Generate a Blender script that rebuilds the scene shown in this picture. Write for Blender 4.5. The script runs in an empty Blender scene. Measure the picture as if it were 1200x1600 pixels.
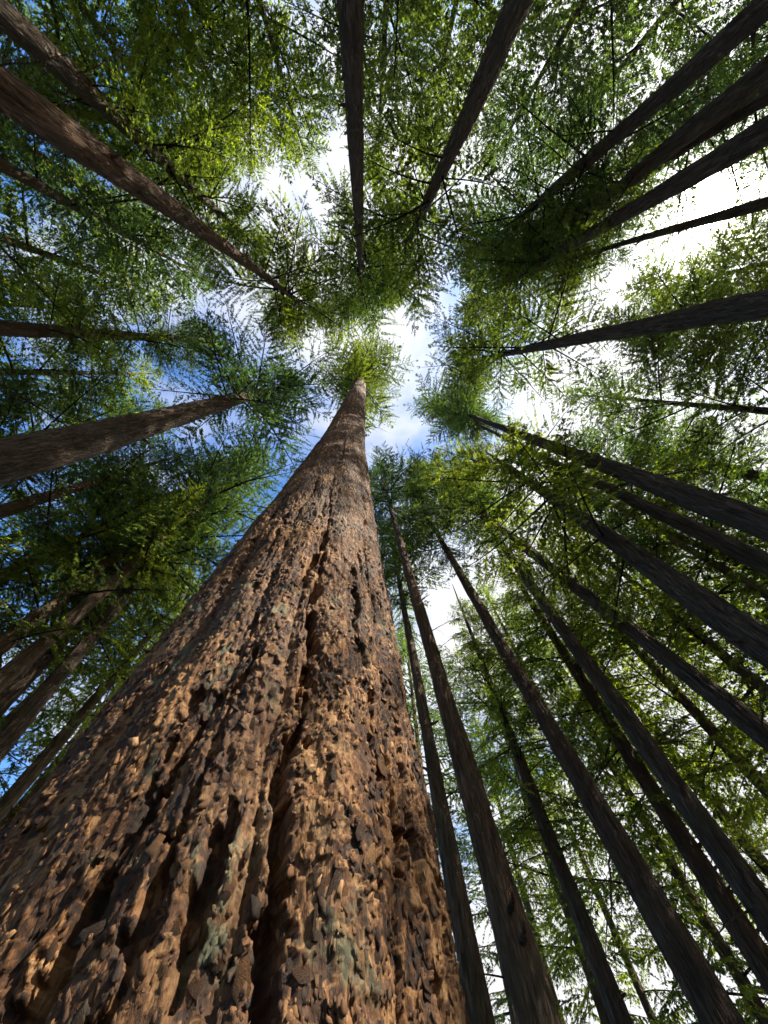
import bpy, math, random
import numpy as np
from mathutils import Matrix, Vector

rng = np.random.default_rng(11)
random.seed(11)
scene = bpy.context.scene
COL = scene.collection

# ------------------------------------------------------------------ camera
FPX, VPX, VPY, CAMZ = 577.0, 583.0, 582.0, 1.5          # focal length and zenith point, in photo pixels (1200x1600)
zc = np.array([VPX - 600, 800 - VPY, -FPX]); zc /= np.linalg.norm(zc)
yc = np.array([0, -1.0, 0]); yc -= zc * yc.dot(zc); yc /= np.linalg.norm(yc)
xc = np.cross(yc, zc)
ROT = np.array([xc, yc, zc])                            # camera -> world
cam_data = bpy.data.cameras.new('camera')
cam_data.sensor_fit = 'VERTICAL'; cam_data.sensor_height = 24.0
cam_data.lens = 24.0 * FPX / 1600.0
cam_data.clip_start = 0.05; cam_data.clip_end = 3000
cam = bpy.data.objects.new('camera', cam_data); COL.objects.link(cam)
m4 = Matrix(ROT.tolist()).to_4x4(); m4.translation = (0, 0, CAMZ)
cam.matrix_world = m4
scene.camera = cam

def ray(px, py):
    c = np.array([px - 600, 800 - py, -FPX]); c /= np.linalg.norm(c)
    return ROT @ c

# ------------------------------------------------------------------ sky and sun
SUN = ray(1115, 318)
sun_el = math.asin(SUN[2]); sun_az = math.atan2(SUN[0], SUN[1])
world = bpy.data.worlds.new('World'); scene.world = world; world.use_nodes = True
nt = world.node_tree; N = nt.nodes; L = nt.links
for n in list(N): N.remove(n)

def nd(tree, kind, **kw):
    n = tree.nodes.new(kind)
    for k, v in kw.items(): setattr(n, k, v)
    return n

def mth(tree, op, a, b=None, c=None, clamp=False):
    n = tree.nodes.new('ShaderNodeMath'); n.operation = op; n.use_clamp = clamp
    for i, v in enumerate((a, b, c)):
        if v is None: continue
        if hasattr(v, 'links'): tree.links.new(v, n.inputs[i])
        else: n.inputs[i].default_value = v
    return n.outputs[0]

SKY_STRENGTH = 0.11
sky = nd(nt, 'ShaderNodeTexSky', sky_type='NISHITA', sun_disc=False, sun_elevation=sun_el, sun_rotation=sun_az)
sky.air_density = 1.0; sky.dust_density = 0.6; sky.ozone_density = 2.5
tc = nd(nt, 'ShaderNodeTexCoord')
vdir = tc.outputs['Generated']
dot = nd(nt, 'ShaderNodeVectorMath', operation='DOT_PRODUCT'); L.new(vdir, dot.inputs[0]); dot.inputs[1].default_value = tuple(SUN)
mu = mth(nt, 'MAXIMUM', dot.outputs['Value'], 0.0)
# cloud layer: direction projected on a flat layer overhead
sep = nd(nt, 'ShaderNodeSeparateXYZ'); L.new(vdir, sep.inputs[0])
zz = mth(nt, 'ADD', mth(nt, 'MAXIMUM', sep.outputs['Z'], 0.0), 0.25)
cmb = nd(nt, 'ShaderNodeCombineXYZ')
L.new(mth(nt, 'DIVIDE', sep.outputs['X'], zz), cmb.inputs[0]); L.new(mth(nt, 'DIVIDE', sep.outputs['Y'], zz), cmb.inputs[1])
n1 = nd(nt, 'ShaderNodeTexNoise'); n1.inputs['Scale'].default_value = 1.7; n1.inputs['Detail'].default_value = 5; n1.inputs['Roughness'].default_value = 0.58; n1.inputs['Distortion'].default_value = 0.35
off = nd(nt, 'ShaderNodeVectorMath', operation='ADD'); L.new(cmb.outputs[0], off.inputs[0]); off.inputs[1].default_value = (4.3, 0.6, 0)
L.new(off.outputs[0], n1.inputs['Vector'])
# the cloud bank lies on the sunny side, breaking up away from it
bank = nd(nt, 'ShaderNodeVectorMath', operation='DOT_PRODUCT'); L.new(cmb.outputs[0], bank.inputs[0]); bank.inputs[1].default_value = (0.26, 0.02, 0)
cov = mth(nt, 'ADD', n1.outputs['Fac'], mth(nt, 'MINIMUM', bank.outputs['Value'], 0.06))
ramp = nd(nt, 'ShaderNodeMapRange', interpolation_type='SMOOTHSTEP'); L.new(cov, ramp.inputs[0])
ramp.inputs[1].default_value = 0.33; ramp.inputs[2].default_value = 0.57
cloud = ramp.outputs[0]
# cloud radiance: white, brighter toward the sun (forward scattering)
glow = mth(nt, 'ADD', mth(nt, 'MULTIPLY', mth(nt, 'POWER', mu, 10.0), 1.6), 3.75)
ccol = nd(nt, 'ShaderNodeVectorMath', operation='SCALE'); ccol.inputs[0].default_value = (1.0, 1.0, 1.03); L.new(glow, ccol.inputs['Scale'])
deep = nd(nt, 'ShaderNodeVectorMath', operation='MULTIPLY'); L.new(sky.outputs[0], deep.inputs[0]); deep.inputs[1].default_value = (0.62, 0.92, 1.22)
mix = nd(nt, 'ShaderNodeMix', data_type='RGBA'); L.new(cloud, mix.inputs['Factor']); L.new(deep.outputs[0], mix.inputs['A']); L.new(ccol.outputs[0], mix.inputs['B'])
# the sun's own aureole through thin cloud
aur = mth(nt, 'ADD', mth(nt, 'MULTIPLY', mth(nt, 'POWER', mu, 350.0), 25.0), mth(nt, 'MULTIPLY', mth(nt, 'POWER', mu, 2500.0), 400.0))
acol = nd(nt, 'ShaderNodeVectorMath', operation='SCALE'); acol.inputs[0].default_value = (1.0, 0.95, 0.86); L.new(aur, acol.inputs['Scale'])
add = nd(nt, 'ShaderNodeVectorMath', operation='ADD'); L.new(mix.outputs['Result'], add.inputs[0]); L.new(acol.outputs[0], add.inputs[1])
bg = nd(nt, 'ShaderNodeBackground'); L.new(add.outputs[0], bg.inputs['Color']); bg.inputs['Strength'].default_value = SKY_STRENGTH
out = nd(nt, 'ShaderNodeOutputWorld'); L.new(bg.outputs[0], out.inputs[0])

sl = bpy.data.lights.new('sun', 'SUN'); sl.energy = 5.0; sl.angle = math.radians(0.53); sl.color = (1.0, 0.93, 0.82)
so = bpy.data.objects.new('sun', sl); COL.objects.link(so)
so.rotation_euler = Vector((-SUN).tolist()).to_track_quat('-Z', 'Y').to_euler(); so.location = (SUN * 120).tolist()

scene.view_settings.view_transform = 'Standard'; scene.view_settings.look = 'None'
scene.view_settings.exposure = 1.45; scene.view_settings.gamma = 1.0; scene.view_settings.use_curve_mapping = False
scene.render.engine = 'CYCLES'
cy = scene.cycles
cy.max_bounces = 4; cy.diffuse_bounces = 2; cy.glossy_bounces = 2; cy.transmission_bounces = 3; cy.transparent_max_bounces = 4
cy.sample_clamp_indirect = 6.0; cy.use_light_tree = False; cy.use_adaptive_sampling = True; cy.adaptive_threshold = 0.035; cy.use_denoising = True
cy.caustics_reflective = False; cy.caustics_refractive = False

# ------------------------------------------------------------------ numpy noise
def _hash(i, j, k, seed):
    h = (i.astype(np.uint32) * np.uint32(374761393) + j.astype(np.uint32) * np.uint32(668265263)
         + k.astype(np.uint32) * np.uint32(2147483647 - 982451653) + np.uint32(seed * 144665 + 1013))
    h = (h ^ (h >> np.uint32(13))) * np.uint32(1274126177)
    h = (h ^ (h >> np.uint32(16))) * np.uint32(2246822519)
    return ((h ^ (h >> np.uint32(15))) & np.uint32(0xFFFFFF)).astype(np.float32) / float(0xFFFFFF)

def vnoise(x, y, z, seed=0):
    xi, yi, zi = np.floor(x), np.floor(y), np.floor(z)
    fx, fy, fz = x - xi, y - yi, z - zi
    ux, uy, uz = [f * f * f * (f * (f * 6 - 15) + 10) for f in (fx, fy, fz)]
    xi, yi, zi = xi.astype(np.int64), yi.astype(np.int64), zi.astype(np.int64)
    r = 0
    for dx in (0, 1):
        for dy in (0, 1):
            for dz in (0, 1):
                w = (ux if dx else 1 - ux) * (uy if dy else 1 - uy) * (uz if dz else 1 - uz)
                r = r + w * _hash(xi + dx, yi + dy, zi + dz, seed)
    return r * 2 - 1

def fbm(x, y, z, octv=4, seed=0, gain=0.5):
    r = 0; a = 1.0; f = 1.0
    for o in range(octv):
        r = r + a * vnoise(x * f, y * f, z * f, seed + o * 17); a *= gain; f *= 2.03
    return r

def worley(u, v, period_u, seed=0):
    """2-D cells, periodic in u; returns nearest distance, second distance, cell random, offset to the cell point"""
    ui, vi = np.floor(u), np.floor(v)
    d1 = np.full(u.shape, 9.0, np.float32); d2 = d1.copy(); rid = np.zeros(u.shape, np.float32)
    ou = np.zeros(u.shape, np.float32); ov = ou.copy()
    zero = np.zeros(u.shape, np.int64)
    for du in (-1, 0, 1):
        for dv in (-1, 0, 1):
            cu, cv = ui + du, vi + dv
            hu = np.mod(cu, period_u).astype(np.int64); hv = (cv + 4096).astype(np.int64)
            px = cu + _hash(hu, hv, zero, seed); py = cv + _hash(hu, hv, zero, seed + 1)
            ax, ay = u - px, v - py
            d = np.sqrt(ax * ax + ay * ay)
            c = d < d1
            d2 = np.where(c, d1, np.minimum(d2, d)); d1 = np.where(c, d, d1)
            rid = np.where(c, _hash(hu, hv, zero, seed + 2), rid); ou = np.where(c, ax, ou); ov = np.where(c, ay, ov)
    return d1, d2, rid, ou, ov

# ------------------------------------------------------------------ mesh helpers
def mesh_np(name, verts, faces, k, mat, smooth=False, attrs=None):
    """faces: (n,k) index array"""
    me = bpy.data.meshes.new(name)
    verts = np.ascontiguousarray(verts, np.float32); faces = np.ascontiguousarray(faces, np.int32)
    nf = len(faces)
    me.vertices.add(len(verts)); me.vertices.foreach_set('co', verts.ravel())
    me.loops.add(nf * k); me.loops.foreach_set('vertex_index', faces.ravel())
    me.polygons.add(nf); me.polygons.foreach_set('loop_start', np.arange(0, nf * k, k, dtype=np.int32))
    if smooth: me.polygons.foreach_set('use_smooth', np.ones(nf, bool))
    for an, (dom, arr) in (attrs or {}).items():
        a = me.attributes.new(an, 'FLOAT', dom); a.data.foreach_set('value', np.ascontiguousarray(arr, np.float32).ravel())
    me.materials.append(mat)
    me.update(calc_edges=True); me.validate()
    return me

def link(name, data, parent=None, mw=None):
    o = bpy.data.objects.new(name, data); COL.objects.link(o)
    if parent is not None: o.parent = parent
    if mw is not None: o.matrix_basis = mw
    return o

def empty(name, loc, label, cat, group=None):
    o = bpy.data.objects.new(name, None); COL.objects.link(o); o.location = loc
    o.empty_display_size = 0.3
    o['label'] = label; o['category'] = cat
    if group: o['group'] = group
    return o

def tube(path, radii, sides, cap=True):
    """tapered tube along path (n,3) -> verts, quads"""
    path = np.asarray(path, float); n = len(path)
    t = np.gradient(path, axis=0); t /= np.linalg.norm(t, axis=1)[:, None] + 1e-9
    ref = np.array([0, 0, 1.0]) if abs(t[0, 2]) < 0.8 else np.array([1.0, 0, 0])
    a = np.cross(t, ref); a /= np.linalg.norm(a, axis=1)[:, None] + 1e-9
    b = np.cross(t, a)
    th = np.arange(sides) * 2 * math.pi / sides
    ring = (a[:, None] * np.cos(th)[None, :, None] + b[:, None] * np.sin(th)[None, :, None]) * np.asarray(radii)[:, None, None]
    v = (path[:, None] + ring).reshape(-1, 3)
    i = np.arange(n - 1)[:, None] * sides; j = np.arange(sides)[None]; j2 = (j + 1) % sides
    q = np.stack([i + j, i + j2, i + sides + j2, i + sides + j], -1).reshape(-1, 4)
    return v, q

# ------------------------------------------------------------------ materials
def new_mat(name):
    m = bpy.data.materials.new(name); m.use_nodes = True
    t = m.node_tree; t.nodes.clear()
    o = t.nodes.new('ShaderNodeOutputMaterial')
    return m, t, o

def ramp_node(t, fac, stops):
    r = t.nodes.new('ShaderNodeValToRGB'); t.links.new(fac, r.inputs[0])
    e = r.color_ramp.elements
    while len(e) < len(stops): e.new(0.5)
    for el, (p, c) in zip(e, stops): el.position = p; el.color = (*c, 1)
    return r.outputs[0]

def mixc(t, f, a, b, mode='MIX'):
    n = t.nodes.new('ShaderNodeMix'); n.data_type = 'RGBA'; n.blend_type = mode
    for nm, v in (('Factor', f), ('A', a), ('B', b)):
        s = [q for q in n.inputs if q.name == nm and (q.type == ('VALUE' if nm == 'Factor' else 'RGBA'))][0]
        if hasattr(v, 'links'): t.links.new(v, s)
        else: s.default_value = v if nm == 'Factor' else (*v, 1)
    return [q for q in n.outputs if q.type == 'RGBA'][0]

def noise_node(t, vec, scale, detail=4, rough=0.55, dist=0.0):
    n = t.nodes.new('ShaderNodeTexNoise'); t.links.new(vec, n.inputs['Vector'])
    n.inputs['Scale'].default_value = scale; n.inputs['Detail'].default_value = detail
    n.inputs['Roughness'].default_value = rough; n.inputs['Distortion'].default_value = dist
    return n.outputs['Fac']

def mapping(t, vec, scale):
    n = t.nodes.new('ShaderNodeMapping'); t.links.new(vec, n.inputs[0]); n.inputs['Scale'].default_value = scale
    return n.outputs[0]

def giant_bark():
    m, t, o = new_mat('flaky_red_brown_bark')
    tcn = t.nodes.new('ShaderNodeTexCoord'); ob = tcn.outputs['Object']
    at = t.nodes.new('ShaderNodeAttribute'); at.attribute_name = 'plate'
    base = ramp_node(t, at.outputs['Fac'], [(0.12, (0.022, 0.012, 0.006)), (0.34, (0.062, 0.028, 0.011)), (0.54, (0.118, 0.054, 0.019)), (0.74, (0.205, 0.100, 0.036)), (0.97, (0.33, 0.188, 0.080))])
    st = mapping(t, ob, (1, 1, 0.35))
    fine = noise_node(t, st, 38, 5, 0.65)
    base = mixc(t, 0.75, base, ramp_node(t, fine, [(0.25, (0.35, 0.30, 0.27)), (0.75, (1.35, 1.3, 1.22))]), 'MULTIPLY')
    # broad weathering: greyer and redder areas
    big = noise_node(t, mapping(t, ob, (1, 1, 0.4)), 1.3, 3)
    base = mixc(t, ramp_node(t, big, [(0.45, (0, 0, 0)), (0.7, (0.5, 0.5, 0.5))]), base, (0.070, 0.050, 0.038))
    # lichen and moss patches
    li = noise_node(t, ob, 5.5, 6, 0.62, 0.4); li2 = noise_node(t, mapping(t, ob, (1, 1, 0.5)), 1.1, 2)
    lm = mth(t, 'MULTIPLY', ramp_node(t, li, [(0.56, (0, 0, 0)), (0.66, (1, 1, 1))]), ramp_node(t, li2, [(0.4, (0, 0, 0)), (0.62, (0.75, 0.75, 0.75))]))
    base = mixc(t, lm, base, (0.115, 0.118, 0.066))
    b = t.nodes.new('ShaderNodeBsdfPrincipled'); t.links.new(base, b.inputs['Base Color'])
    b.inputs['Roughness'].default_value = 0.82; b.inputs['Specular IOR Level'].default_value = 0.28
    h = mth(t, 'ADD', mth(t, 'MULTIPLY', noise_node(t, st, 55, 5, 0.7), 0.6), mth(t, 'MULTIPLY', noise_node(t, mapping(t, ob, (1, 1, 0.5)), 16, 3), 0.8))
    bp = t.nodes.new('ShaderNodeBump'); bp.inputs['Strength'].default_value = 0.9; bp.inputs['Distance'].default_value = 0.02
    t.links.new(h, bp.inputs['Height']); t.links.new(bp.outputs[0], b.inputs['Normal'])
    t.links.new(b.outputs[0], o.inputs[0])
    return m

def trunk_bark(name, dark, light, moss):
    m, t, o = new_mat(name)
    tcn = t.nodes.new('ShaderNodeTexCoord'); ob = tcn.outputs['Object']
    oi = t.nodes.new('ShaderNodeObjectInfo')
    sh = t.nodes.new('ShaderNodeVectorMath'); sh.operation = 'ADD'
    t.links.new(ob, sh.inputs[0]); t.links.new(mth(t, 'MULTIPLY', oi.outputs['Random'], 50.0), sh.inputs[1])
    v = sh.outputs[0]
    fib = noise_node(t, mapping(t, v, (1, 1, 0.085)), 19, 5, 0.66, 0.6)
    col = ramp_node(t, fib, [(0.28, dark), (0.62, light), (0.8, tuple(c * 1.25 for c in light))])
    pat = noise_node(t, mapping(t, v, (1, 1, 0.35)), 2.2, 4)
    col = mixc(t, ramp_node(t, pat, [(0.48, (0, 0, 0)), (0.68, (0.7, 0.7, 0.7))]), col, moss)
    col = mixc(t, 1.0, col, ramp_node(t, oi.outputs['Random'], [(0, (0.8, 0.78, 0.78)), (1, (1.15, 1.1, 1.0))]), 'MULTIPLY')
    b = t.nodes.new('ShaderNodeBsdfPrincipled'); t.links.new(col, b.inputs['Base Color'])
    b.inputs['Roughness'].default_value = 0.9; b.inputs['Specular IOR Level'].default_value = 0.2
    vo = t.nodes.new('ShaderNodeTexVoronoi'); vo.feature = 'DISTANCE_TO_EDGE'; vo.inputs['Scale'].default_value = 13
    wv = t.nodes.new('ShaderNodeVectorMath'); wv.operation = 'ADD'; t.links.new(mapping(t, v, (1, 1, 0.20)), wv.inputs[0]); t.links.new(mth(t, 'MULTIPLY', fib, 0.12), wv.inputs[1])
    t.links.new(wv.outputs[0], vo.inputs['Vector'])
    h = mth(t, 'ADD', fib, mth(t, 'MULTIPLY', mth(t, 'MINIMUM', vo.outputs['Distance'], 0.22), 2.2))
    bp = t.nodes.new('ShaderNodeBump'); bp.inputs['Strength'].default_value = 1.0; bp.inputs['Distance'].default_value = 0.13
    t.links.new(h, bp.inputs['Height']); t.links.new(bp.outputs[0], b.inputs['Normal'])
    t.links.new(b.outputs[0], o.inputs[0])
    return m

def needle_mat(name, c_dark, c_light, trans):
    m, t, o = new_mat(name)
    tcn = t.nodes.new('ShaderNodeTexCoord'); ob = tcn.outputs['Object']
    at = t.nodes.new('ShaderNodeAttribute'); at.attribute_name = 'tone'
    oi = t.nodes.new('ShaderNodeObjectInfo')
    col = ramp_node(t, at.outputs['Fac'], [(0.2, c_dark), (0.75, c_light)])
    col = mixc(t, 1.0, col, ramp_node(t, oi.outputs['Random'], [(0, (0.8, 0.9, 1.0)), (1, (1.2, 1.1, 0.85))]), 'MULTIPLY')
    d = t.nodes.new('ShaderNodeBsdfDiffuse'); t.links.new(col, d.inputs[0])
    tr = t.nodes.new('ShaderNodeBsdfTranslucent')
    t.links.new(mixc(t, 1.0, col, trans, 'MULTIPLY'), tr.inputs[0])
    mx = t.nodes.new('ShaderNodeMixShader'); mx.inputs[0].default_value = 0.5
    t.links.new(d.outputs[0], mx.inputs[1]); t.links.new(tr.outputs[0], mx.inputs[2])
    g = t.nodes.new('ShaderNodeBsdfGlossy'); g.inputs['Roughness'].default_value = 0.45; g.inputs[0].default_value = (1, 1, 1, 1)
    m2 = t.nodes.new('ShaderNodeMixShader'); m2.inputs[0].default_value = 0.035
    t.links.new(mx.outputs[0], m2.inputs[1]); t.links.new(g.outputs[0], m2.inputs[2])
    t.links.new(m2.outputs[0], o.inputs[0])
    return m

def ground_mat():
    m, t, o = new_mat('forest_floor')
    tcn = t.nodes.new('ShaderNodeTexCoord'); ob = tcn.outputs['Object']
    n = noise_node(t, ob, 1.4, 8, 0.65)
    col = ramp_node(t, n, [(0.3, (0.035, 0.022, 0.012)), (0.5, (0.09, 0.058, 0.03)), (0.62, (0.13, 0.085, 0.045)), (0.75, (0.045, 0.07, 0.02))])
    b = t.nodes.new('ShaderNodeBsdfPrincipled'); t.links.new(col, b.inputs['Base Color']); b.inputs['Roughness'].default_value = 0.95
    bp = t.nodes.new('ShaderNodeBump'); bp.inputs['Distance'].default_value = 0.05
    t.links.new(noise_node(t, ob, 18, 6, 0.7), bp.inputs['Height']); t.links.new(bp.outputs[0], b.inputs['Normal'])
    t.links.new(b.outputs[0], o.inputs[0])
    return m

M_GIANT = giant_bark()
M_BARK = [trunk_bark('grey_brown_bark', (0.034, 0.026, 0.020), (0.205, 0.152, 0.112), (0.10, 0.095, 0.062)),
          trunk_bark('red_brown_bark', (0.036, 0.022, 0.015), (0.225, 0.142, 0.090), (0.105, 0.092, 0.060)),
          trunk_bark('pale_tan_bark', (0.055, 0.038, 0.026), (0.26, 0.19, 0.125), (0.12, 0.11, 0.068))]
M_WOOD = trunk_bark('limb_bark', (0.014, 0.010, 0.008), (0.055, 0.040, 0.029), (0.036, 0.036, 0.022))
M_DEAD = trunk_bark('dead_twig_bark', (0.07, 0.05, 0.035), (0.19, 0.145, 0.095), (0.12, 0.12, 0.065))
M_NEEDLE = [needle_mat('fir_needles', (0.014, 0.024, 0.010), (0.084, 0.112, 0.025), (3.49, 3.63, 1.21)),
            needle_mat('cedar_sprays', (0.022, 0.040, 0.011), (0.118, 0.150, 0.029), (3.63, 3.63, 1.08)),
            needle_mat('hemlock_needles', (0.013, 0.025, 0.013), (0.060, 0.090, 0.032), (3.36, 3.63, 1.48))]

# ------------------------------------------------------------------ ground
def build_ground():
    xs = np.concatenate([np.linspace(-900, -60, 8), np.linspace(-55, 55, 90), np.linspace(60, 900, 8)])
    X, Y = np.meshgrid(xs, xs, indexing='ij')
    Z = 0.18 * fbm(X * 0.12, Y * 0.12, X * 0, 4, 5) - 0.12
    n = len(xs)
    i, j = np.meshgrid(np.arange(n - 1), np.arange(n - 1), indexing='ij')
    a = (i * n + j).ravel()
    me = mesh_np('forest_ground', np.stack([X, Y, Z], -1).reshape(-1, 3), np.stack([a, a + n, a + n + 1, a + 1], -1), 4, ground_mat(), True)
    o = link('ground', me); o['kind'] = 'structure'
build_ground()

# ------------------------------------------------------------------ the giant tree in front
def giant_axis(z):
    """axis position and radius at height z"""
    zs = np.array([-0.5, 2.2, 5.3, 13, 36, 52])
    az = np.radians([-15.8, -15.9, -18.0, -23.0])
    ds = np.array([2.82, 2.80, 2.72, 2.48])
    top = ray(562, 596) * (36 - CAMZ) / ray(562, 596)[2]
    X = np.array([*(ds * np.sin(az)), top[0], top[0] - 0.5]); Y = np.array([*(ds * np.cos(az)), top[1], top[1] - 1.1])
    Rr = np.array([1.33, 1.095, 0.965, 0.70, 0.49, 0.05])
    def smooth(q):
        # monotone-ish cubic through the control points
        m = np.gradient(q, zs); k = np.clip(np.searchsorted(zs, z) - 1, 0, len(zs) - 2)
        h = zs[k + 1] - zs[k]; s = (z - zs[k]) / h
        return ((2 * s**3 - 3 * s**2 + 1) * q[k] + (s**3 - 2 * s**2 + s) * h * m[k] + (-2 * s**3 + 3 * s**2) * q[k + 1] + (s**3 - s**2) * h * m[k + 1])
    return smooth(X), smooth(Y), np.interp(z, zs, Rr)

def bark_relief(th, z, r):
    """radial bark height (m) and plate tone at angle th, height z"""
    cx, cy_ = np.cos(th) * 1.1, np.sin(th) * 1.1                    # bark scale fixed in metres at radius 1.1
    wx = cx + 0.08 * fbm(cx * 2.4, cy_ * 2.4, z * 1.8, 2, 40); wy = cy_ + 0.08 * fbm(cx * 2.4, cy_ * 2.4, z * 1.8, 2, 41)
    # long furrows between ridges: zero lines of a vertically drawn-out noise, ragged at the sides
    rag = 0.055 * fbm(cx * 17, cy_ * 17, z * 9, 3, 52)
    up = np.clip(1.30 - (z - 2.0) / 5.5, 0.22, 1.0)                  # the bark grows finer up the stem
    fr_ = np.random.default_rng(24)
    zg = np.arange(-0.6, 53.0, 0.03); z3 = zg * 0; cut = np.zeros(np.shape(z)); near = np.full(np.shape(z), 9.0)
    for k in range(44):                                             # furrows: wandering splits that open and close up the stem
        big = k < 17
        t0 = (k if big else k - 17 + 0.5) * 2 * math.pi / (17 if big else 27) + fr_.normal(0, 0.10)
        ph, amp = fr_.uniform(0, 50), (0.075 if big else 0.055)
        tk = np.interp(z, zg, t0 + amp * vnoise(zg * 0.55 + ph, z3, z3, 100 + k) + 0.030 * vnoise(zg * 2.3 + ph, z3, z3, 150 + k))
        d = np.abs((th - tk + math.pi) % (2 * math.pi) - math.pi) * 1.1
        op = vnoise(zg * (0.85 if big else 1.25) + ph, z3 + 7, z3, 200 + k) * 0.75 + vnoise(zg * 3.0 + ph, z3 + 3, z3, 250 + k) * 0.4
        w = np.interp(z, zg, np.clip(op + (0.34 if big else 0.05), 0, 1.1) * (0.040 if big else 0.032))
        x = d + rag * 0.8
        f = np.clip(1.25 - x / (w + 1e-4), 0, 1) * (w > 0.003)
        cut = np.maximum(cut, np.clip(f * 2.2, 0, 1) * (0.35 + 0.65 * f) * np.clip(w / 0.05, 0.15, 1.2))
        if big: near = np.minimum(near, d)
    h = -0.17 * cut * up
    h = h + 0.055 * up * np.clip(near / 0.20, 0, 1) ** 0.6 + 0.016 * fbm(wx * 3, wy * 3, z * 1.2, 3, 9)   # ridges swell between the furrows
    # bark scales: layers peeled back one from the other, so each layer ends in a ragged step
    vert = 1.0 + 0.5 * vnoise(cx * 1.5, cy_ * 1.5, z * 0.7, 55)
    sx_ = cx + 0.03 * fbm(cx * 20, cy_ * 20, z * 14, 2, 60); sy_ = cy_ + 0.03 * fbm(cx * 20, cy_ * 20, z * 14, 2, 61)
    zero = np.zeros(np.shape(z), np.int64)
    _, _, rid, ou, ov = worley(th / (2 * math.pi) * 70 + 2.2 * (sx_ - cx) * 10, z * 3.2 + 2.2 * (sy_ - cy_) * 10, 70, 5)
    tone = 0.20 * rid
    h = h + (rid - 0.5) * 0.012 + ov * 0.006
    for fx, fz, octv, lev, amp, seed, tw in ((15, 3.0, 4, 4.0, 0.0085, 12, 0.46), (36, 8, 3, 3.0, 0.0068, 33, 0.42)):
        q = fbm(sx_ * fx, sy_ * fx, z * fz + 3.3 * rid, octv, seed, 0.55) * lev
        q = np.maximum(q, -0.12 * lev + 0.1 * q); lv = np.floor(q); fr = q - lv
        h = h + (lv + fr ** 5 * 0.9 + 0.12 * fr) / lev * amp
        tone = tone + tw * _hash((lv + 40).astype(np.int64), (rid * 4096).astype(np.int64), zero, seed)
    h = h + 0.005 * fbm(cx * 50, cy_ * 50, z * 16, 2, 31)
    tone = np.clip((tone - 0.52) * 1.45 + 0.5 + 0.14 * fbm(cx * 12, cy_ * 12, z * 4, 3, 71), 0, 1)
    return h, tone

GX0, GY0, _ = [float(q) for q in giant_axis(np.array(0.0))]

def giant_surface(th, z, extra=0.0):
    ax, ay, r = giant_axis(z)
    fl = 0.10 * np.exp(-np.clip(z, 0, 9) / 0.9) * (1 + np.sin(th * 5 + 0.7)) + 0.03 * np.sin(th * 3 + 1.2 + z * 0.1) * np.exp(-z / 14)
    h, tone = bark_relief(th, z, r)
    scl = np.clip(r / 0.85, 0.25, 1.1)
    rr = r + fl + h * scl + extra
    return np.stack([ax + rr * np.sin(th), ay + rr * np.cos(th), z], -1), tone

def build_giant():
    root = empty('giant_fir_tree', (GX0, GY0, 0), 'huge red-brown fir trunk with deep flaky bark filling the lower foreground', 'tree')
    inv = np.array([GX0, GY0, 0])
    facing = math.radians(180 - 16.5)                              # direction of the camera from the tree
    ths = facing + np.concatenate([np.linspace(-math.pi, -1.75, 40, endpoint=False), np.linspace(-1.75, 1.75, 560, endpoint=False), np.linspace(1.75, math.pi, 40, endpoint=False)])
    zs = [-0.4]
    while zs[-1] < 51.5:
        z = zs[-1]
        if z < 1.7: dz = 0.04
        else: dz = max(0.0058, 0.0027 * math.hypot(1.75, z - CAMZ) ** 2 / 1.75 * 0.9) if z < 14 else 0.06 + (z - 14) * 0.004
        zs.append(z + min(dz, 0.35))
    zs = np.array(zs)
    TH, Z = np.meshgrid(ths, zs)
    P, tone = giant_surface(TH, Z)
    nr, nc = TH.shape
    i, j = np.meshgrid(np.arange(nr - 1), np.arange(nc), indexing='ij')
    a = i * nc + j; b = i * nc + (j + 1) % nc
    F = np.stack([b, a, a + nc, b + nc], -1).reshape(-1, 4)
    me = mesh_np('giant_trunk', P.reshape(-1, 3) - inv, F, 4, M_GIANT, False, {'plate': ('POINT', tone)})
    trunk = link('trunk', me, root); 
    print('giant rows', nr, 'cols', nc, 'quads', len(F))
    return root, trunk
giant, giant_trunk = build_giant()

# loose bark scales standing proud of the trunk
def flake_mesh(seed, n=7):
    """a thin curled shard with a ragged outline"""
    r = np.random.default_rng(seed)
    a = np.arange(n) * 2 * math.pi / n + r.uniform(-0.32, 0.32, n)
    rad = r.uniform(0.45, 1.0, n)
    asp = r.uniform(0.9, 2.1)
    u = np.cos(a) * rad * 0.5; v = np.sin(a) * rad * 0.5 * asp
    lift = r.uniform(-0.30, 0.14); cu = r.uniform(-0.6, 0.6); cv = r.uniform(-0.1, 0.4)
    w = lift * v + cu * u * u + cv * v * v + r.normal(0, 0.05, n)
    top = np.stack([u, v, w + 0.08], -1); bot = np.stack([u * 0.95, v * 0.96, w - 0.02 - 0.12 * r.uniform(0, 1, n)], -1)
    c = np.array([[r.normal(0, .08), r.normal(0, .12), 0.09 + 0.05 * r.normal()]])
    V = np.concatenate([top, bot, c])
    T = []
    for k in range(n):
        k2 = (k + 1) % n
        T += [(2 * n, k, k2), (k, n + k, n + k2), (k, n + k2, k2)]
    return V, np.array(T)

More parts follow.
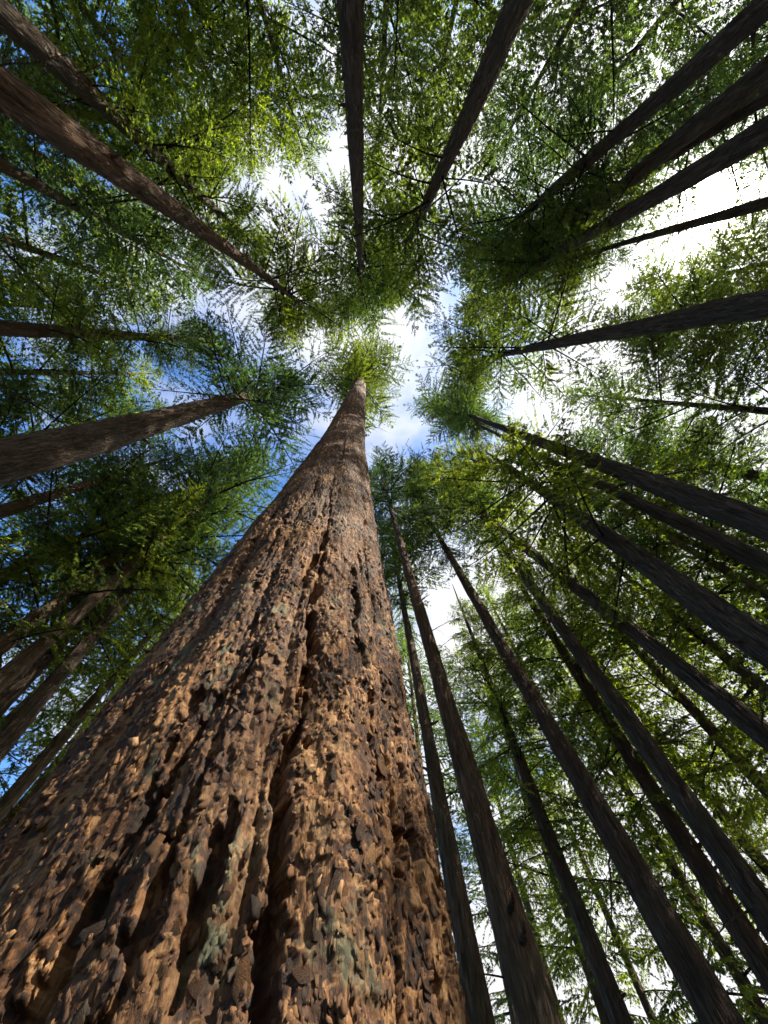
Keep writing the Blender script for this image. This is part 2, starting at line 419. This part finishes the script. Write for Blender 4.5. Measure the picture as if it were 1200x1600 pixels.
def build_flakes():
    NP = 24
    protos = [flake_mesh(s) for s in range(NP)]
    metas = [mesh_np('bark_scale', v, t, 3, M_GIANT, False, {'plate': ('POINT', np.full(len(v), 0.15 + 0.85 * ((i * 7) % NP) / NP))}) for i, (v, t) in enumerate(protos)]
    r = np.random.default_rng(3)
    n = 13000
    z = 1.8 + 11.0 * r.uniform(0, 1, n) ** 2.1
    th = math.radians(180 - 16.5) + r.uniform(-1.55, 1.45, n)
    P, tone = giant_surface(th, z)
    ax, ay, rad = giant_axis(z)
    out_ = np.hypot(P[:, 0] - ax, P[:, 1] - ay) - rad
    ok = out_ > -0.07                                                # scales sit on the ridges, not in the furrows
    P, th, z, tone = P[ok], th[ok], z[ok], tone[ok]; n = len(z)
    size = np.clip(r.lognormal(math.log(0.027), 0.42, n), 0.011, 0.078)
    order = np.argsort(-size / np.hypot(1.8, z - CAMZ))
    Vs, Ts, At = [], [], []; nv = 0
    inv = np.array([GX0, GY0, 0])
    for q, k in enumerate(order):
        nrm = np.array([math.sin(th[k]), math.cos(th[k]), 0.0]); nrm = nrm + r.normal(0, 0.14, 3); nrm /= np.linalg.norm(nrm)
        up = np.array([0, 0, 1.0]) + r.normal(0, 0.35, 3); xa = np.cross(up, nrm); xa /= np.linalg.norm(xa); ya = np.cross(nrm, xa)
        s = size[k]; asp = r.uniform(0.7, 1.25)
        B = np.stack([xa * s * asp, ya * s, nrm * s * 0.34], 1)
        pos = P[k] - inv
        i = r.integers(NP)
        if q < 300:
            mw = Matrix([[*B[0], pos[0]], [*B[1], pos[1]], [*B[2], pos[2]], [0, 0, 0, 1]])
            link('bark_plate', metas[i], giant_trunk, mw)
        else:
            V, T = protos[i]
            Vs.append(V @ B.T + pos); Ts.append(T + nv); nv += len(V); At.append(np.full(len(V), np.clip(0.7 * tone[k] + 0.17 + r.normal(0, 0.13), 0, 1)))
    me = mesh_np('small_bark_scales', np.concatenate(Vs), np.concatenate(Ts), 3, M_GIANT, False, {'plate': ('POINT', np.concatenate(At))})
    o = link('bark_scales', me, giant_trunk); o['kind'] = 'stuff'
build_flakes()

# ------------------------------------------------------------------ boughs
def make_bough(seed, Lb, droop, spray, gap, hang):
    """one bough along +X: limb mesh arrays and needle triangles.
    droop: sag of the limb, hang: how far the side sprays hang, spray: twig length"""
    r = np.random.default_rng(seed)
    ns = 9
    s = np.linspace(0, 1, ns)
    sway = r.normal(0, 0.05) * s**2 * Lb
    path = np.stack([s * Lb * 0.97, sway + 0.03 * Lb * np.sin(s * 3 + r.uniform(0, 6)), Lb * (0.10 * s - droop * s**2 + 0.5 * droop * s**4)], -1)
    limb_v, limb_q = tube(path, 0.030 * Lb / 3 * (1 - s) ** 0.8 + 0.004, 5)
    LV, LQ = [limb_v], [limb_q]; nlv = len(limb_v)
    A, B, C, TN = [], [], [], []
    def at(q): return np.array([np.interp(q, s, path[:, i]) for i in range(3)])
    q = r.uniform(0.10, 0.2); side = 1
    while q < 1.0:
        p = at(q); side = -side
        q += gap / Lb * r.uniform(0.4, 1.9)
        if r.random() < 0.10: continue
        prof = (0.35 + 1.6 * q) if q < 0.4 else (1.05 * (1 - q) / 0.6 + 0.14)
        bl = 0.36 * Lb * prof * r.uniform(0.55, 1.15)
        if q > 0.97: ang = r.uniform(-.3, .3)
        else: ang = side * math.radians(r.uniform(42, 72))
        d = np.array([math.cos(ang), math.sin(ang), r.normal(-0.05, 0.14)])
        nb = 5; sb = np.linspace(0, 1, nb)
        bp = p + np.outer(sb * bl, d) + np.outer(sb**2 * bl, np.array([0.10 + r.normal(0, 0.16), r.normal(0, 0.16), -hang * r.uniform(0.5, 1.6) + r.normal(0, 0.06)]))
        bv, bq = tube(bp, 0.006 * (1 - sb) + 0.0022, 3)
        LV.append(bv); LQ.append(bq + nlv); nlv += len(bv)
        # twigs with needles on both sides of the side branch
        nt_ = max(4, int(bl / (spray * 0.32)))
        tq = (np.arange(nt_) + r.uniform(0, 1, nt_)) / nt_
        tq = 0.12 + 0.88 * tq
        pos = np.stack([np.interp(tq, sb, bp[:, i]) for i in range(3)], -1)
        tan = bp[-1] - bp[0]; tan /= np.linalg.norm(tan)
        flat = np.cross(np.array([0, 0, 1.0]), tan); flat /= np.linalg.norm(flat)
        tone = np.clip(r.normal(0.5, 0.16), 0, 1)
        for sd in (-1, 1):
            a = np.radians(r.uniform(22, 70, nt_))
            dirs = np.cos(a)[:, None] * tan + (sd * np.sin(a))[:, None] * flat
            dirs = dirs + np.outer(r.normal(-0.10 - hang * 0.9, 0.30, nt_), np.array([0, 0, 1.0]))
            dirs /= np.linalg.norm(dirs, axis=1)[:, None]
            ln = spray * (1.15 - 0.65 * tq) * r.uniform(0.6, 1.35, nt_)
            wv = np.cross(dirs, r.normal(0, 0.5, (nt_, 3)) + np.array([0, 0, 1.0])); wv /= np.linalg.norm(wv, axis=1)[:, None]
            w = ln * r.uniform(0.22, 0.38, nt_)
            A.append(pos + dirs * ln[:, None]); base = pos + dirs * (ln * 0.12)[:, None]
            B.append(base + wv * w[:, None]); C.append(base - wv * (w * r.uniform(0.3, 1.0, nt_))[:, None])
            TN.append(np.clip(tone + r.normal(0, 0.18, nt_), 0, 1))
        A.append((bp[-1] + tan * spray * 0.9)[None]); B.append((bp[-1] - tan * .03 + flat * spray * 0.2)[None]); C.append((bp[-1] - tan * .03 - flat * spray * 0.2)[None]); TN.append(np.array([tone]))
    A, B, C = np.concatenate(A), np.concatenate(B), np.concatenate(C)
    tri = np.stack([A, B, C], 1)                                   # (n,3,3)
    return dict(limb=(np.concatenate(LV), np.concatenate(LQ)), tri=tri, tone=np.concatenate(TN), L=Lb)

BOUGH = {'fir': [make_bough(100 + i, 4.4, 0.08 + 0.02 * i, 0.145, 0.115, 0.10) for i in range(5)],
         'cedar': [make_bough(200 + i, 4.4, 0.18 + 0.03 * i, 0.155, 0.115, 0.42) for i in range(5)],
         'hemlock': [make_bough(300 + i, 4.4, 0.12 + 0.02 * i, 0.135, 0.115, 0.20) for i in range(5)]}
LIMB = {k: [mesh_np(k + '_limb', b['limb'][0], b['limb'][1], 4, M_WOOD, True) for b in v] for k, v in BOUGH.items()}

def make_crown(kind, length, radius, nb, seed, top_sharp=0.8, low_thin=0.25, start_tilt=-0.15):
    """crown in its own space: axis +Z from 0 to length. Returns needle mesh and limb list [(proto, 4x4)]"""
    r = np.random.default_rng(seed)
    T, TN, limbs = [], [], []
    az = r.uniform(0, 6.28)
    for i in range(nb):
        f = ((i + r.uniform(0, 1)) / nb) ** 0.92                     # height fraction
        if f < 0.35 and r.random() < low_thin: continue
        az += 2.4 + r.normal(0, 0.8)
        env = (0.60 + 1.3 * f) if f < 0.3 else ((1 - f) / 0.7) ** (top_sharp * 0.72)
        Lb = max(0.45, radius * env * r.uniform(0.42, 1.2))
        pi_ = r.integers(5); b = BOUGH[kind][pi_]
        k = Lb / b['L']; kk = k ** 0.8
        tilt = start_tilt + 0.75 * f + r.normal(0, 0.17)
        Mx = Matrix.Translation((0, 0, f * length)) @ Matrix.Rotation(az, 4, 'Z') @ Matrix.Rotation(-tilt, 4, 'Y') @ Matrix.Rotation(r.normal(0, 0.25), 4, 'X') @ Matrix.Diagonal((k, kk, kk, 1))
        m = np.array(Mx)
        n = len(b['tri'])
        keep = r.random(n) < min(1.0, 0.35 + 0.75 * k) * r.uniform(0.72, 1.15)                # short boughs carry fewer twigs
        tri = b['tri'][keep]
        # twig size is kept close to real whatever the bough's scale
        w = tri @ m[:3, :3].T + m[:3, 3]
        c = w.mean(1, keepdims=True); w = c + (w - c) * np.clip(1.0 / kk, 0.75, 1.9) ** 0.85
        T.append(w); TN.append(np.clip(b['tone'][keep] + r.normal(0, 0.16), 0, 1))
        limbs.append((kind, pi_, Mx))
    T = np.concatenate(T); TN = np.concatenate(TN)
    mi = {'fir': 0, 'cedar': 1, 'hemlock': 2}[kind]
    me = mesh_np(kind + '_crown', T.reshape(-1, 3), np.arange(len(T) * 3).reshape(-1, 3), 3, M_NEEDLE[mi], False, {'tone': ('FACE', TN)})
    return dict(mesh=me, limbs=limbs, length=length, radius=radius, n=len(T))

CROWN = {
    'fir_a': make_crown('fir', 24, 5.6, 100, 1), 'fir_b': make_crown('fir', 20, 5.4, 92, 2), 'fir_c': make_crown('fir', 15, 5.1, 74, 3),
    'hem_a': make_crown('hemlock', 23, 5.6, 100, 4), 'hem_b': make_crown('hemlock', 16, 5.1, 80, 5), 'hem_c': make_crown('hemlock', 28, 5.8, 108, 6),
    'ced_a': make_crown('cedar', 22, 5.3, 94, 7, 0.9, 0.1), 'ced_b': make_crown('cedar', 28, 5.5, 106, 8, 0.9, 0.1), 'ced_c': make_crown('cedar', 15, 5.1, 72, 9),
    'top': make_crown('fir', 20, 5.8, 84, 10, 0.7, 0.0, 0.05),
}
print('crown tris', {k: v['n'] for k, v in CROWN.items()})

def place_crown(root, kind, base, top, scale, spin, limb_every=1):
    """crown + its branches under root; base/top are world points on the trunk axis"""
    c = CROWN[kind]
    rl = np.array(root.location)
    d = Vector((np.array(top) - np.array(base)).tolist())
    q = d.to_track_quat('Z', 'Y').to_matrix().to_4x4()
    Mw = Matrix.Translation((np.array(base) - rl).tolist()) @ q @ Matrix.Rotation(spin, 4, 'Z') @ Matrix.Scale(scale, 4)
    crown = link('crown', c['mesh'], root, Mw)
    for i, (kd, pi_, Mx) in enumerate(c['limbs']):
        if i % limb_every: continue
        link('branch', LIMB[kd][pi_], crown, Mx)

gt = [np.array([float(q) for q in giant_axis(np.array(z))]) for z in (31.0, 51.0)]
place_crown(giant, 'top', (gt[0][0], gt[0][1], 31.0), (gt[1][0], gt[1][1], 51.0), 1.0, 0.4)

# ------------------------------------------------------------------ dead twigs low on the trunks
def dead_branch(seed, Lb):
    r = np.random.default_rng(seed)
    V, Q = [], []; nv = 0
    def add(path, r0, sides):
        nonlocal nv
        n = len(path); rad = r0 * (1 - np.linspace(0, 1, n)) + 0.002
        v, q = tube(path, rad, sides); V.append(v); Q.append(q + nv); nv += len(v)
    s = np.linspace(0, 1, 10)
    main = np.stack([s * Lb, np.cumsum(r.normal(0, 0.03 * Lb / 2, 10)), Lb * (0.12 * s - r.uniform(0.15, 0.45) * s**2)], -1)
    add(main, 0.016 + 0.004 * Lb, 5)
    for k in range(int(4 + Lb * 3)):
        f = r.uniform(0.2, 0.95); p = np.array([np.interp(f, s, main[:, i]) for i in range(3)])
        a = r.choice([-1, 1]) * r.uniform(0.5, 1.2); bl = Lb * 0.4 * (1.1 - f) * r.uniform(0.5, 1.3)
        t = np.linspace(0, 1, 5)
        d = np.array([math.cos(a), math.sin(a), r.normal(0, 0.35)])
        add(p + np.outer(t * bl, d) + np.outer(t**2 * bl * 0.4, np.array([0.2, r.normal(0, .5), -0.5])), 0.007, 3)
    return np.concatenate(V), np.concatenate(Q)
DEAD = [mesh_np('dead_branch', *dead_branch(500 + i, 1.6 + 0.35 * i), 4, M_DEAD, True) for i in range(6)]

STUB = mesh_np('branch_stub', *tube(np.array([[0, 0, 0], [0.35, 0, 0.0], [0.75, 0.01, 0.01], [1.0, 0.0, 0.03], [1.03, 0, 0.03]]), [0.05, 0.045, 0.026, 0.016, 0.002], 6), 4, M_BARK[0], True)

for k, (zz_, a_) in enumerate([(7.5, 95), (11, 262), (13.5, 250), (16, 100), (19, 70), (22, 255), (24, 180), (26.5, 90), (28, 270), (29.5, 140)]):
    ax_, ay_, r_ = [float(q) for q in giant_axis(np.array(zz_))]
    mw = Matrix.Translation((ax_ - GX0, ay_ - GY0, zz_)) @ Matrix.Rotation(math.radians(90 - a_), 4, 'Z') @ Matrix.Rotation(-0.15, 4, 'Y')
    if k % 2: link('branch_stub', STUB, giant, mw @ Matrix.Diagonal((r_ + 0.25, 1.4, 1.4, 1)))
    else: link('dead_branch', DEAD[k % 6], giant, Matrix.Translation((r_ * 0.9 * math.sin(math.radians(a_)), r_ * 0.9 * math.cos(math.radians(a_)), 0)) @ mw @ Matrix.Scale(0.45, 4))

# ------------------------------------------------------------------ the stand of trees
def trunk_mesh(ctrl, r0, H, seed, mat, rows=150, nc=56):
    """ctrl: (n,3) axis points from ground to top"""
    zs = np.concatenate([np.linspace(-0.3, 1.5, 6), np.linspace(2.0, H, rows)])
    ax = np.interp(zs, ctrl[:, 2], ctrl[:, 0]); ay = np.interp(zs, ctrl[:, 2], ctrl[:, 1])
    k = np.ones(9) / 9
    def sm(q):
        p = np.pad(q, 4, mode='reflect', reflect_type='odd'); return np.convolve(p, k, 'valid')
    ax, ay = sm(ax), sm(ay)
    th = np.arange(nc) * 2 * math.pi / nc
    rad = r0 * np.clip(1 - (zs / H), 0, 1) ** 0.72 + 0.015 + 0.35 * r0 * np.exp(-np.clip(zs, 0, 99) / 0.7)
    TH, Z = np.meshgrid(th, zs)
    R_ = rad[:, None]
    cx, cy2 = np.cos(TH) * r0, np.sin(TH) * r0
    so_ = seed * 7.3
    f = np.abs(fbm(cx * 13 + so_, cy2 * 13, Z * 1.1, 3, seed))
    hgt = -0.050 * np.clip(1 - f / 0.25, 0, 1) + 0.012 * vnoise(cx * 30 + so_, cy2 * 30, Z * 3.0, seed + 9) + 0.03 * fbm(cx * 3 + so_, cy2 * 3, Z * 0.5, 3, seed + 3) + 0.06 * r0 * np.sin(TH * 2 + Z * 0.12 + seed) 
    R2 = R_ + hgt * np.clip(R_ / 0.28, 0.05, 1.2)
    P = np.stack([ax[:, None] + R2 * np.sin(TH), ay[:, None] + R2 * np.cos(TH), Z], -1)
    nr = len(zs)
    i, j = np.meshgrid(np.arange(nr - 1), np.arange(nc), indexing='ij')
    a = i * nc + j; b = i * nc + (j + 1) % nc
    F = np.stack([b, a, a + nc, b + nc], -1).reshape(-1, 4)
    base = np.array([ctrl[0, 0], ctrl[0, 1], 0])
    return mesh_np('trunk', P.reshape(-1, 3) - base, F, 4, mat, True), (lambda z: np.array([np.interp(z, zs, ax), np.interp(z, zs, ay), z])), (lambda z: float(np.interp(z, zs, rad)))

TREES = []
def tree(label, R, pts, wpx, H, cb, crown, mat=0, dead=0, dead_z=(4, 12), scale=None, limb_every=1, group='tall conifers ringing the giant'):
    """pts: photo points on the trunk's centre line, from where it enters the frame upwards; R: metres from the camera;
    wpx: width in photo pixels at the first point"""
    seed = len(TREES) + 1
    r = np.random.default_rng(1000 + seed)
    P = []
    for p in pts:
        d = ray(*p); hd = math.hypot(d[0], d[1]); P.append(np.array([0, 0, CAMZ]) + d * R / hd)
    P = np.array(P); P = P[np.argsort(P[:, 2])]
    a = np.array(pts[0], float); b = np.array(pts[1], float); dv = (b - a) / np.linalg.norm(b - a); nv_ = np.array([-dv[1], dv[0]])
    ang = math.acos(min(1, ray(*(a + nv_ * wpx / 2)).dot(ray(*(a - nv_ * wpx / 2)))))
    slant = np.linalg.norm(P[0] - np.array([0, 0, CAMZ]))
    r_low = 0.5 * 0.86 * ang * slant
    r0 = r_low / max(0.2, (1 - P[0, 2] / H)) ** 0.72
    # straight lean fitted through the points, continued to the ground and the top
    z = P[:, 2]
    if len(P) > 1 and z[-1] - z[0] > 1:
        sx, sy = np.polyfit(z, P[:, 0], 1)[0], np.polyfit(z, P[:, 1], 1)[0]
    else: sx = sy = 0
    lean = math.hypot(sx, sy)
    if lean > 0.12: sx *= 0.12 / lean; sy *= 0.12 / lean
    g = P[0] + np.array([sx, sy, 1]) * (-0.4 - z[0]); t = P[-1] + np.array([sx, sy, 1]) * max(0.5, H + 0.5 - z[-1])
    lin = P[:, 2:3] * np.array([[sx, sy]]); lin = lin + (P[:, :2] - lin).mean(0)
    P[:, :2] = 0.8 * lin + 0.2 * P[:, :2]
    g = P[0] + np.array([sx, sy, 1]) * (-0.4 - z[0]); t = P[-1] + np.array([sx, sy, 1]) * max(0.5, H + 0.5 - z[-1])
    ctrl = np.vstack([g, P, t])
    me, axis, radf = trunk_mesh(ctrl, r0, H, seed, M_BARK[mat])
    root = empty('conifer_tree', (ctrl[0, 0], ctrl[0, 1], 0), label, 'tree', group)
    link('trunk', me, root)
    c = CROWN[crown]
    sc = (H + 0.6 - cb) / c['length'] if scale is None else scale
    place_crown(root, crown, axis(cb), axis(H), sc, r.uniform(0, 6.28), limb_every)
    for k in range(dead):
        zz_ = r.uniform(*dead_z); p = axis(zz_) - np.array(root.location)
        azd = r.uniform(0, 6.28)
        mw = Matrix.Translation(p.tolist()) @ Matrix.Rotation(azd, 4, 'Z') @ Matrix.Rotation(r.uniform(-0.2, 0.3), 4, 'Y') @ Matrix.Scale(r.uniform(0.6, 1.1), 4)
        link('dead_branch', DEAD[r.integers(6)], root, mw)
    for k in range(9):
        zz_ = r.uniform(2.5, cb + 3); p = axis(zz_) - np.array(root.location); azd = r.uniform(0, 6.28); rr = radf(zz_)
        mw = Matrix.Translation(p.tolist()) @ Matrix.Rotation(azd, 4, 'Z') @ Matrix.Rotation(r.uniform(-0.5, 0.2), 4, 'Y') @ Matrix.Diagonal((rr + r.uniform(0.06, 0.35), 1.6, 1.6, 1))
        link('branch_stub', STUB, root, mw)
    TREES.append((label, R, r0 * 2, P[0, 2], P[-1, 2], sc * c['radius']))
    return root

# --- upper edge and upper right, toward the sun
tree('straight grey trunk coming down from the middle of the top edge', 6.6, [(548, 0), (556, 250), (566, 470)], 48, 48, 27, 'fir_b', 0, 4, (14, 30))
tree('grey-brown trunk slanting down from the top edge just right of centre', 8.6, [(806, 0), (770, 90), (735, 190), (690, 270), (650, 350)], 48, 43, 20, 'fir_b', 0, 4, (10, 19))
tree('dark trunk from the top right corner, highest of the sunward row', 12.5, [(1150, 45), (1050, 140), (900, 270), (800, 350)], 40, 41, 19, 'hem_a', 0, 5, (10, 18))
tree('dark trunk entering high on the right edge, second of the sunward row', 13.5, [(1175, 130), (1050, 225), (990, 280), (920, 330)], 38, 37, 20, 'fir_a', 0, 4, (11, 19))
tree('thin pole-like trunk squeezed between two thicker ones of the sunward row', 14.5, [(1200, 150), (1100, 215), (950, 300)], 20, 34, 24, 'hem_b', 0, 2, (13, 20), scale=0.62)
tree('dark trunk just above the sun glare on the right', 12.0, [(1200, 200), (1100, 265), (1000, 320), (875, 395), (800, 435)], 42, 44, 23, 'fir_b', 0, 3, (11, 20))
tree('thin trunk crossing right below the sun glare', 15.0, [(1200, 325), (1140, 340), (1000, 370), (900, 395)], 20, 36, 24.5, 'hem_b', 0, 2, (14, 22), scale=0.68)
tree('thick shadowed trunk on the right edge below the sun', 9.0, [(1200, 478), (1100, 492), (1000, 510), (900, 527), (800, 552)], 50, 43, 20, 'fir_a', 0, 4, (8, 16))
# --- right
tree('long bare trunk from the right edge, thicker of the close pair', 8.6, [(1200, 822), (1050, 765), (840, 690), (715, 642)], 52, 46, 32, 'fir_c', 0, 5, (6, 20))
tree('slimmer trunk of the close pair, just under the thicker one', 9.6, [(1200, 870), (1050, 807), (950, 765), (850, 725), (725, 650)], 34, 43, 31, 'hem_b', 0, 5, (8, 22))
tree('distant thin trunk on the right edge above the close pair', 21, [(1200, 750), (1075, 715), (1040, 705)], 22, 33, 16, 'hem_a', 0, 4, (8, 18))
tree('thick furrowed dark trunk entering the right edge at two thirds height', 9.2, [(1200, 1012), (1100, 945), (880, 790)], 62, 27, 11.5, 'ced_c', 0, 6, (4, 14))
tree('long smooth brown trunk crossing the right side to near the centre', 11.2, [(1200, 1150), (1100, 1070), (975, 975), (870, 900), (800, 835), (670, 737)], 42, 42, 24, 'fir_b', 0, 6, (6, 20))
tree('dark trunk entering the right edge near the lower corner', 12.5, [(1200, 1430), (1125, 1335), (1050, 1225), (975, 1110), (885, 990), (790, 860), (730, 775)], 52, 37, 19, 'hem_a', 0, 8, (3, 16))
tree('dark trunk rising from the lower right corner with a sunlit right rim', 11.5, [(1110, 1565), (1050, 1450), (990, 1350), (910, 1225), (830, 1090), (775, 1000), (690, 850), (660, 790)], 60, 38, 22, 'hem_b', 1, 10, (3, 16))
tree('slender leaning trunk between two thick ones at the bottom right', 17, [(960, 1565), (925, 1475), (895, 1400), (850, 1300), (810, 1180), (780, 1100)], 34, 27, 9, 'ced_a', 0, 5, (3, 10), scale=0.72)
tree('smooth brown trunk right of the giant at the bottom edge', 9.4, [(840, 1600), (815, 1500), (765, 1325), (720, 1175), (675, 1015), (637, 900), (610, 790)], 70, 40, 25, 'hem_b', 1, 5, (8, 24))
tree('paler narrow trunk hugging the right side of the giant', 13.5, [(745, 1575), (720, 1425), (695, 1300), (670, 1150), (645, 1025), (622, 900)], 48, 34, 20, 'fir_c', 2, 6, (5, 18))
tree('dim background trunk in the bottom right corner with twiggy dead branches', 17, [(1190, 1500), (1075, 1325), (1010, 1220)], 46, 30, 9, 'ced_a', 1, 14, (2.5, 10), scale=0.85)
tree('short thin trunk piece at the right edge under the close pair', 19, [(1200, 900), (1100, 855)], 17, 28, 13, 'hem_b', 0, 4, (7, 14))
# --- left
tree('large bark-ridged trunk slanting in from the upper left edge', 7.6, [(0, 160), (200, 272), (300, 345), (400, 415), (460, 470)], 64, 42, 25, 'ced_c', 1, 5, (8, 24))
tree('moss-spotted trunk cutting the upper left corner', 11.5, [(0, 20), (50, 65), (125, 130), (250, 245), (300, 295)], 50, 34, 16, 'ced_a', 0, 5, (8, 18))
tree('pale trunk lying almost level across the left edge', 14.0, [(0, 512), (150, 522), (280, 530), (330, 532)], 28, 38, 19, 'ced_b', 2, 5, (10, 22), scale=0.7)
tree('massive dark shaded trunk at mid left', 7.4, [(0, 712), (150, 690), (250, 660), (350, 627), (425, 610)], 76, 38, 20, 'hem_b', 0, 6, (6, 20))
tree('narrow sunlit reddish trunk just below the massive dark one', 16, [(0, 800), (100, 767), (190, 740)], 22, 31, 17, 'hem_a', 2, 5, (8, 20))
tree('pale tan trunk stub under the narrow reddish one on the left edge', 17, [(0, 902), (90, 860), (125, 840)], 26, 28, 12, 'hem_b', 2, 5, (8, 16))
tree('sunlit knobbly trunk low on the left edge, above the crossing pair', 15.5, [(0, 1008), (62, 962), (104, 929)], 34, 26, 11, 'ced_c', 2, 6, (6, 14))
tree('brown trunk on the lower left with a sunlit upper stretch', 14.5, [(0, 1058), (83, 996), (167, 921), (229, 862)], 31, 40, 18, 'hem_b', 2, 6, (6, 18))
tree('dark trunk tucked behind the brown one at lower left', 16.5, [(0, 1100), (83, 1012), (133, 962)], 32, 30, 14, 'hem_a', 0, 6, (6, 14), scale=0.72)
tree('straight dark trunk nearest the giant among the lower left group', 15.5, [(0, 1162), (83, 1070), (175, 958), (208, 912)], 31, 38, 17, 'hem_b', 0, 6, (6, 16))
tree('pale curved stem low on the left beside the giant', 19, [(0, 1267), (62, 1195), (125, 1117), (179, 1058)], 26, 25, 13, 'ced_c', 2, 8, (4, 14))
tree('faint lit trunk behind the large ridged one on the left', 19, [(0, 205), (125, 290)], 22, 35, 17, 'ced_b', 2, 2, (10, 18), scale=0.75)
tree('thin pale stem at the left edge above the level trunk', 20, [(0, 472), (60, 478)], 14, 32, 16, 'ced_a', 2, 2, (10, 18), scale=0.75)

# --- second ring, mostly foliage between the nearer trunks
def back_tree(label, azd, R, H, cb, crown, D=0.6, mat=0, dead=3):
    seed = len(TREES) + 1
    r = np.random.default_rng(1000 + seed)
    x, y = R * math.sin(math.radians(azd)), R * math.cos(math.radians(azd))
    lx, ly = r.normal(0, 0.012, 2)
    ctrl = np.array([[x, y, -0.4], [x + lx * H, y + ly * H, H + 0.5]])
    me, axis, radf = trunk_mesh(ctrl, D / 2, H, seed, M_BARK[mat], 60, 20)
    root = empty('conifer_tree', (x, y, 0), label, 'tree', 'background conifers')
    link('trunk', me, root)
    c = CROWN[crown]
    place_crown(root, crown, axis(cb), axis(H), (H + 0.6 - cb) / c['length'], r.uniform(0, 6.28), 3)
    for k in range(dead):
        zz_ = r.uniform(2.5, cb + 2); p = axis(zz_) - np.array(root.location)
        link('dead_branch', DEAD[r.integers(6)], root, Matrix.Translation(p.tolist()) @ Matrix.Rotation(r.uniform(0, 6.28), 4, 'Z') @ Matrix.Scale(r.uniform(0.7, 1.1), 4))
    TREES.append((label, R, D, cb, H, 0))
    return root
BACK = [
 # azimuth (0 = toward the giant, + right), distance, height, crown base, crown
 ('dense dark crown behind the straight trunk at the middle of the top edge', 176, 15, 38, 12, 'fir_a'),
 ('bright green crown filling the top edge left of the straight grey trunk', -163, 15, 36, 11, 'ced_a'),
 ('dark fir crown filling the top edge between the two upper trunks', 166, 17, 39, 12, 'fir_a'),
 ('loose crown behind the trunk slanting from the top edge', 149, 17, 37, 12, 'hem_a'),
 ('backlit crown in the top right corner beyond the sunward row', 138, 21, 38, 12, 'fir_a'),
 ('tall backlit crown just above the sun glare beyond the row', 127, 24, 36, 12, 'hem_a'),
 ('distant backlit crown right under the sun glare', 111, 27, 31, 10, 'fir_a'),
 ('distant backlit crown at the right edge level with the sun', 121, 26, 33, 12, 'hem_a'),
 ('loose backlit crown on the right edge just below the sun', 97, 20, 35, 12, 'hem_a'),
 ('loose backlit crown between the sun and the sunward row', 124, 18, 38, 13, 'hem_c'),
 ('far thin crown seen against the glare between the thin trunk and the thick right one', 104, 28, 45, 12, 'fir_a'),
 ('shadowy crown below the sun glare behind the thick right trunk', 97, 18, 32, 9, 'fir_a'),
 ('dark crown at the right edge halfway between the glare and the close pair', 86, 17, 34, 10, 'hem_a'),
 ('deep green crown behind the close pair of trunks', 71, 19, 36, 9, 'hem_c'),
 ('dark leafy crown between the close pair and the thick furrowed trunk', 62, 17, 31, 7, 'ced_a'),
 ('green cedar crown behind the thick furrowed trunk', 53, 18, 30, 5, 'ced_a'),
 ('hanging cedar crown behind the long smooth brown trunk', 45, 19, 31, 4, 'ced_b'),
 ('sunny cedar crown at the lower right edge', 41, 24, 30, 3, 'ced_b'),
 ('drooping cedar crown at the bottom right corner', 33, 22, 29, 3, 'ced_b'),
 ('tall cedar crown behind the sunlit-rim trunk', 29, 21, 33, 5, 'ced_b'),
 ('pale distant crown behind the slender leaning trunk', 21, 27, 32, 3, 'ced_b'),
 ('thin distant crown just right of the giant at the bottom', 13, 29, 33, 3, 'hem_c'),
 ('blue-green crown seen past the right flank of the giant', 7, 24, 34, 8, 'hem_c'),
 ('far crown low between the giant and the slender leaning trunk', 17, 34, 30, 2, 'ced_b'),
 ('far crown low behind the sunlit-rim trunk', 25, 33, 31, 2, 'ced_b'),
 ('far crown low in the bottom right corner', 36, 31, 30, 2, 'ced_b'),
 ('far crown on the right edge behind the long smooth brown trunk', 48, 29, 32, 3, 'ced_b'),
 ('far crown on the right edge behind the thick furrowed trunk', 57, 28, 34, 4, 'hem_c'),
 ('lacy crown at the left rim of the giant', -41, 24, 33, 3, 'ced_b'),
 ('sunny crown behind the lower left trunks', -48, 23, 34, 5, 'ced_b'),
 ('dark green crown above the lower left trunks', -56, 19, 34, 9, 'hem_a'),
 ('yellow-green crown on the left edge below the massive dark trunk', -65, 22, 36, 8, 'ced_b'),
 ('mixed green crown beyond the massive dark trunk at mid left', -80, 18, 35, 11, 'hem_a'),
 ('sunlit crown on the left edge just above the massive trunk', -90, 19, 36, 11, 'ced_a'),
 ('bright yellow-green crown between the level trunk and the ridged trunk', -108, 18, 36, 12, 'ced_a'),
 ('shaded crown under the large ridged trunk on the left', -117, 15, 35, 13, 'hem_a'),
 ('sunlit lacy crown between the ridged trunk and the corner trunk', -140, 17, 37, 13, 'ced_a'),
 ('blue-green crown filling the top left corner', -133, 20, 38, 13, 'hem_a'),
 ('green crown on the top edge left of centre', -150, 16, 35, 12, 'ced_a'),
]
for i, b in enumerate(BACK):
    back_tree(*b, D=0.5 + 0.03 * (i % 6), mat=(0, 1, 2)[i % 3], dead=4 if b[4] < 6 else 2)

print('trees', len(TREES), 'tris', sum(sum(len(p.vertices) - 2 for p in m.polygons) if len(m.polygons) < 1000 else len(m.loops) - 2 * len(m.polygons) for m in bpy.data.meshes))
for t_ in TREES: print('  %-60s R%.1f D%.2f z %.1f-%.1f crown r %.1f' % (t_[0][:60], *t_[1:]))
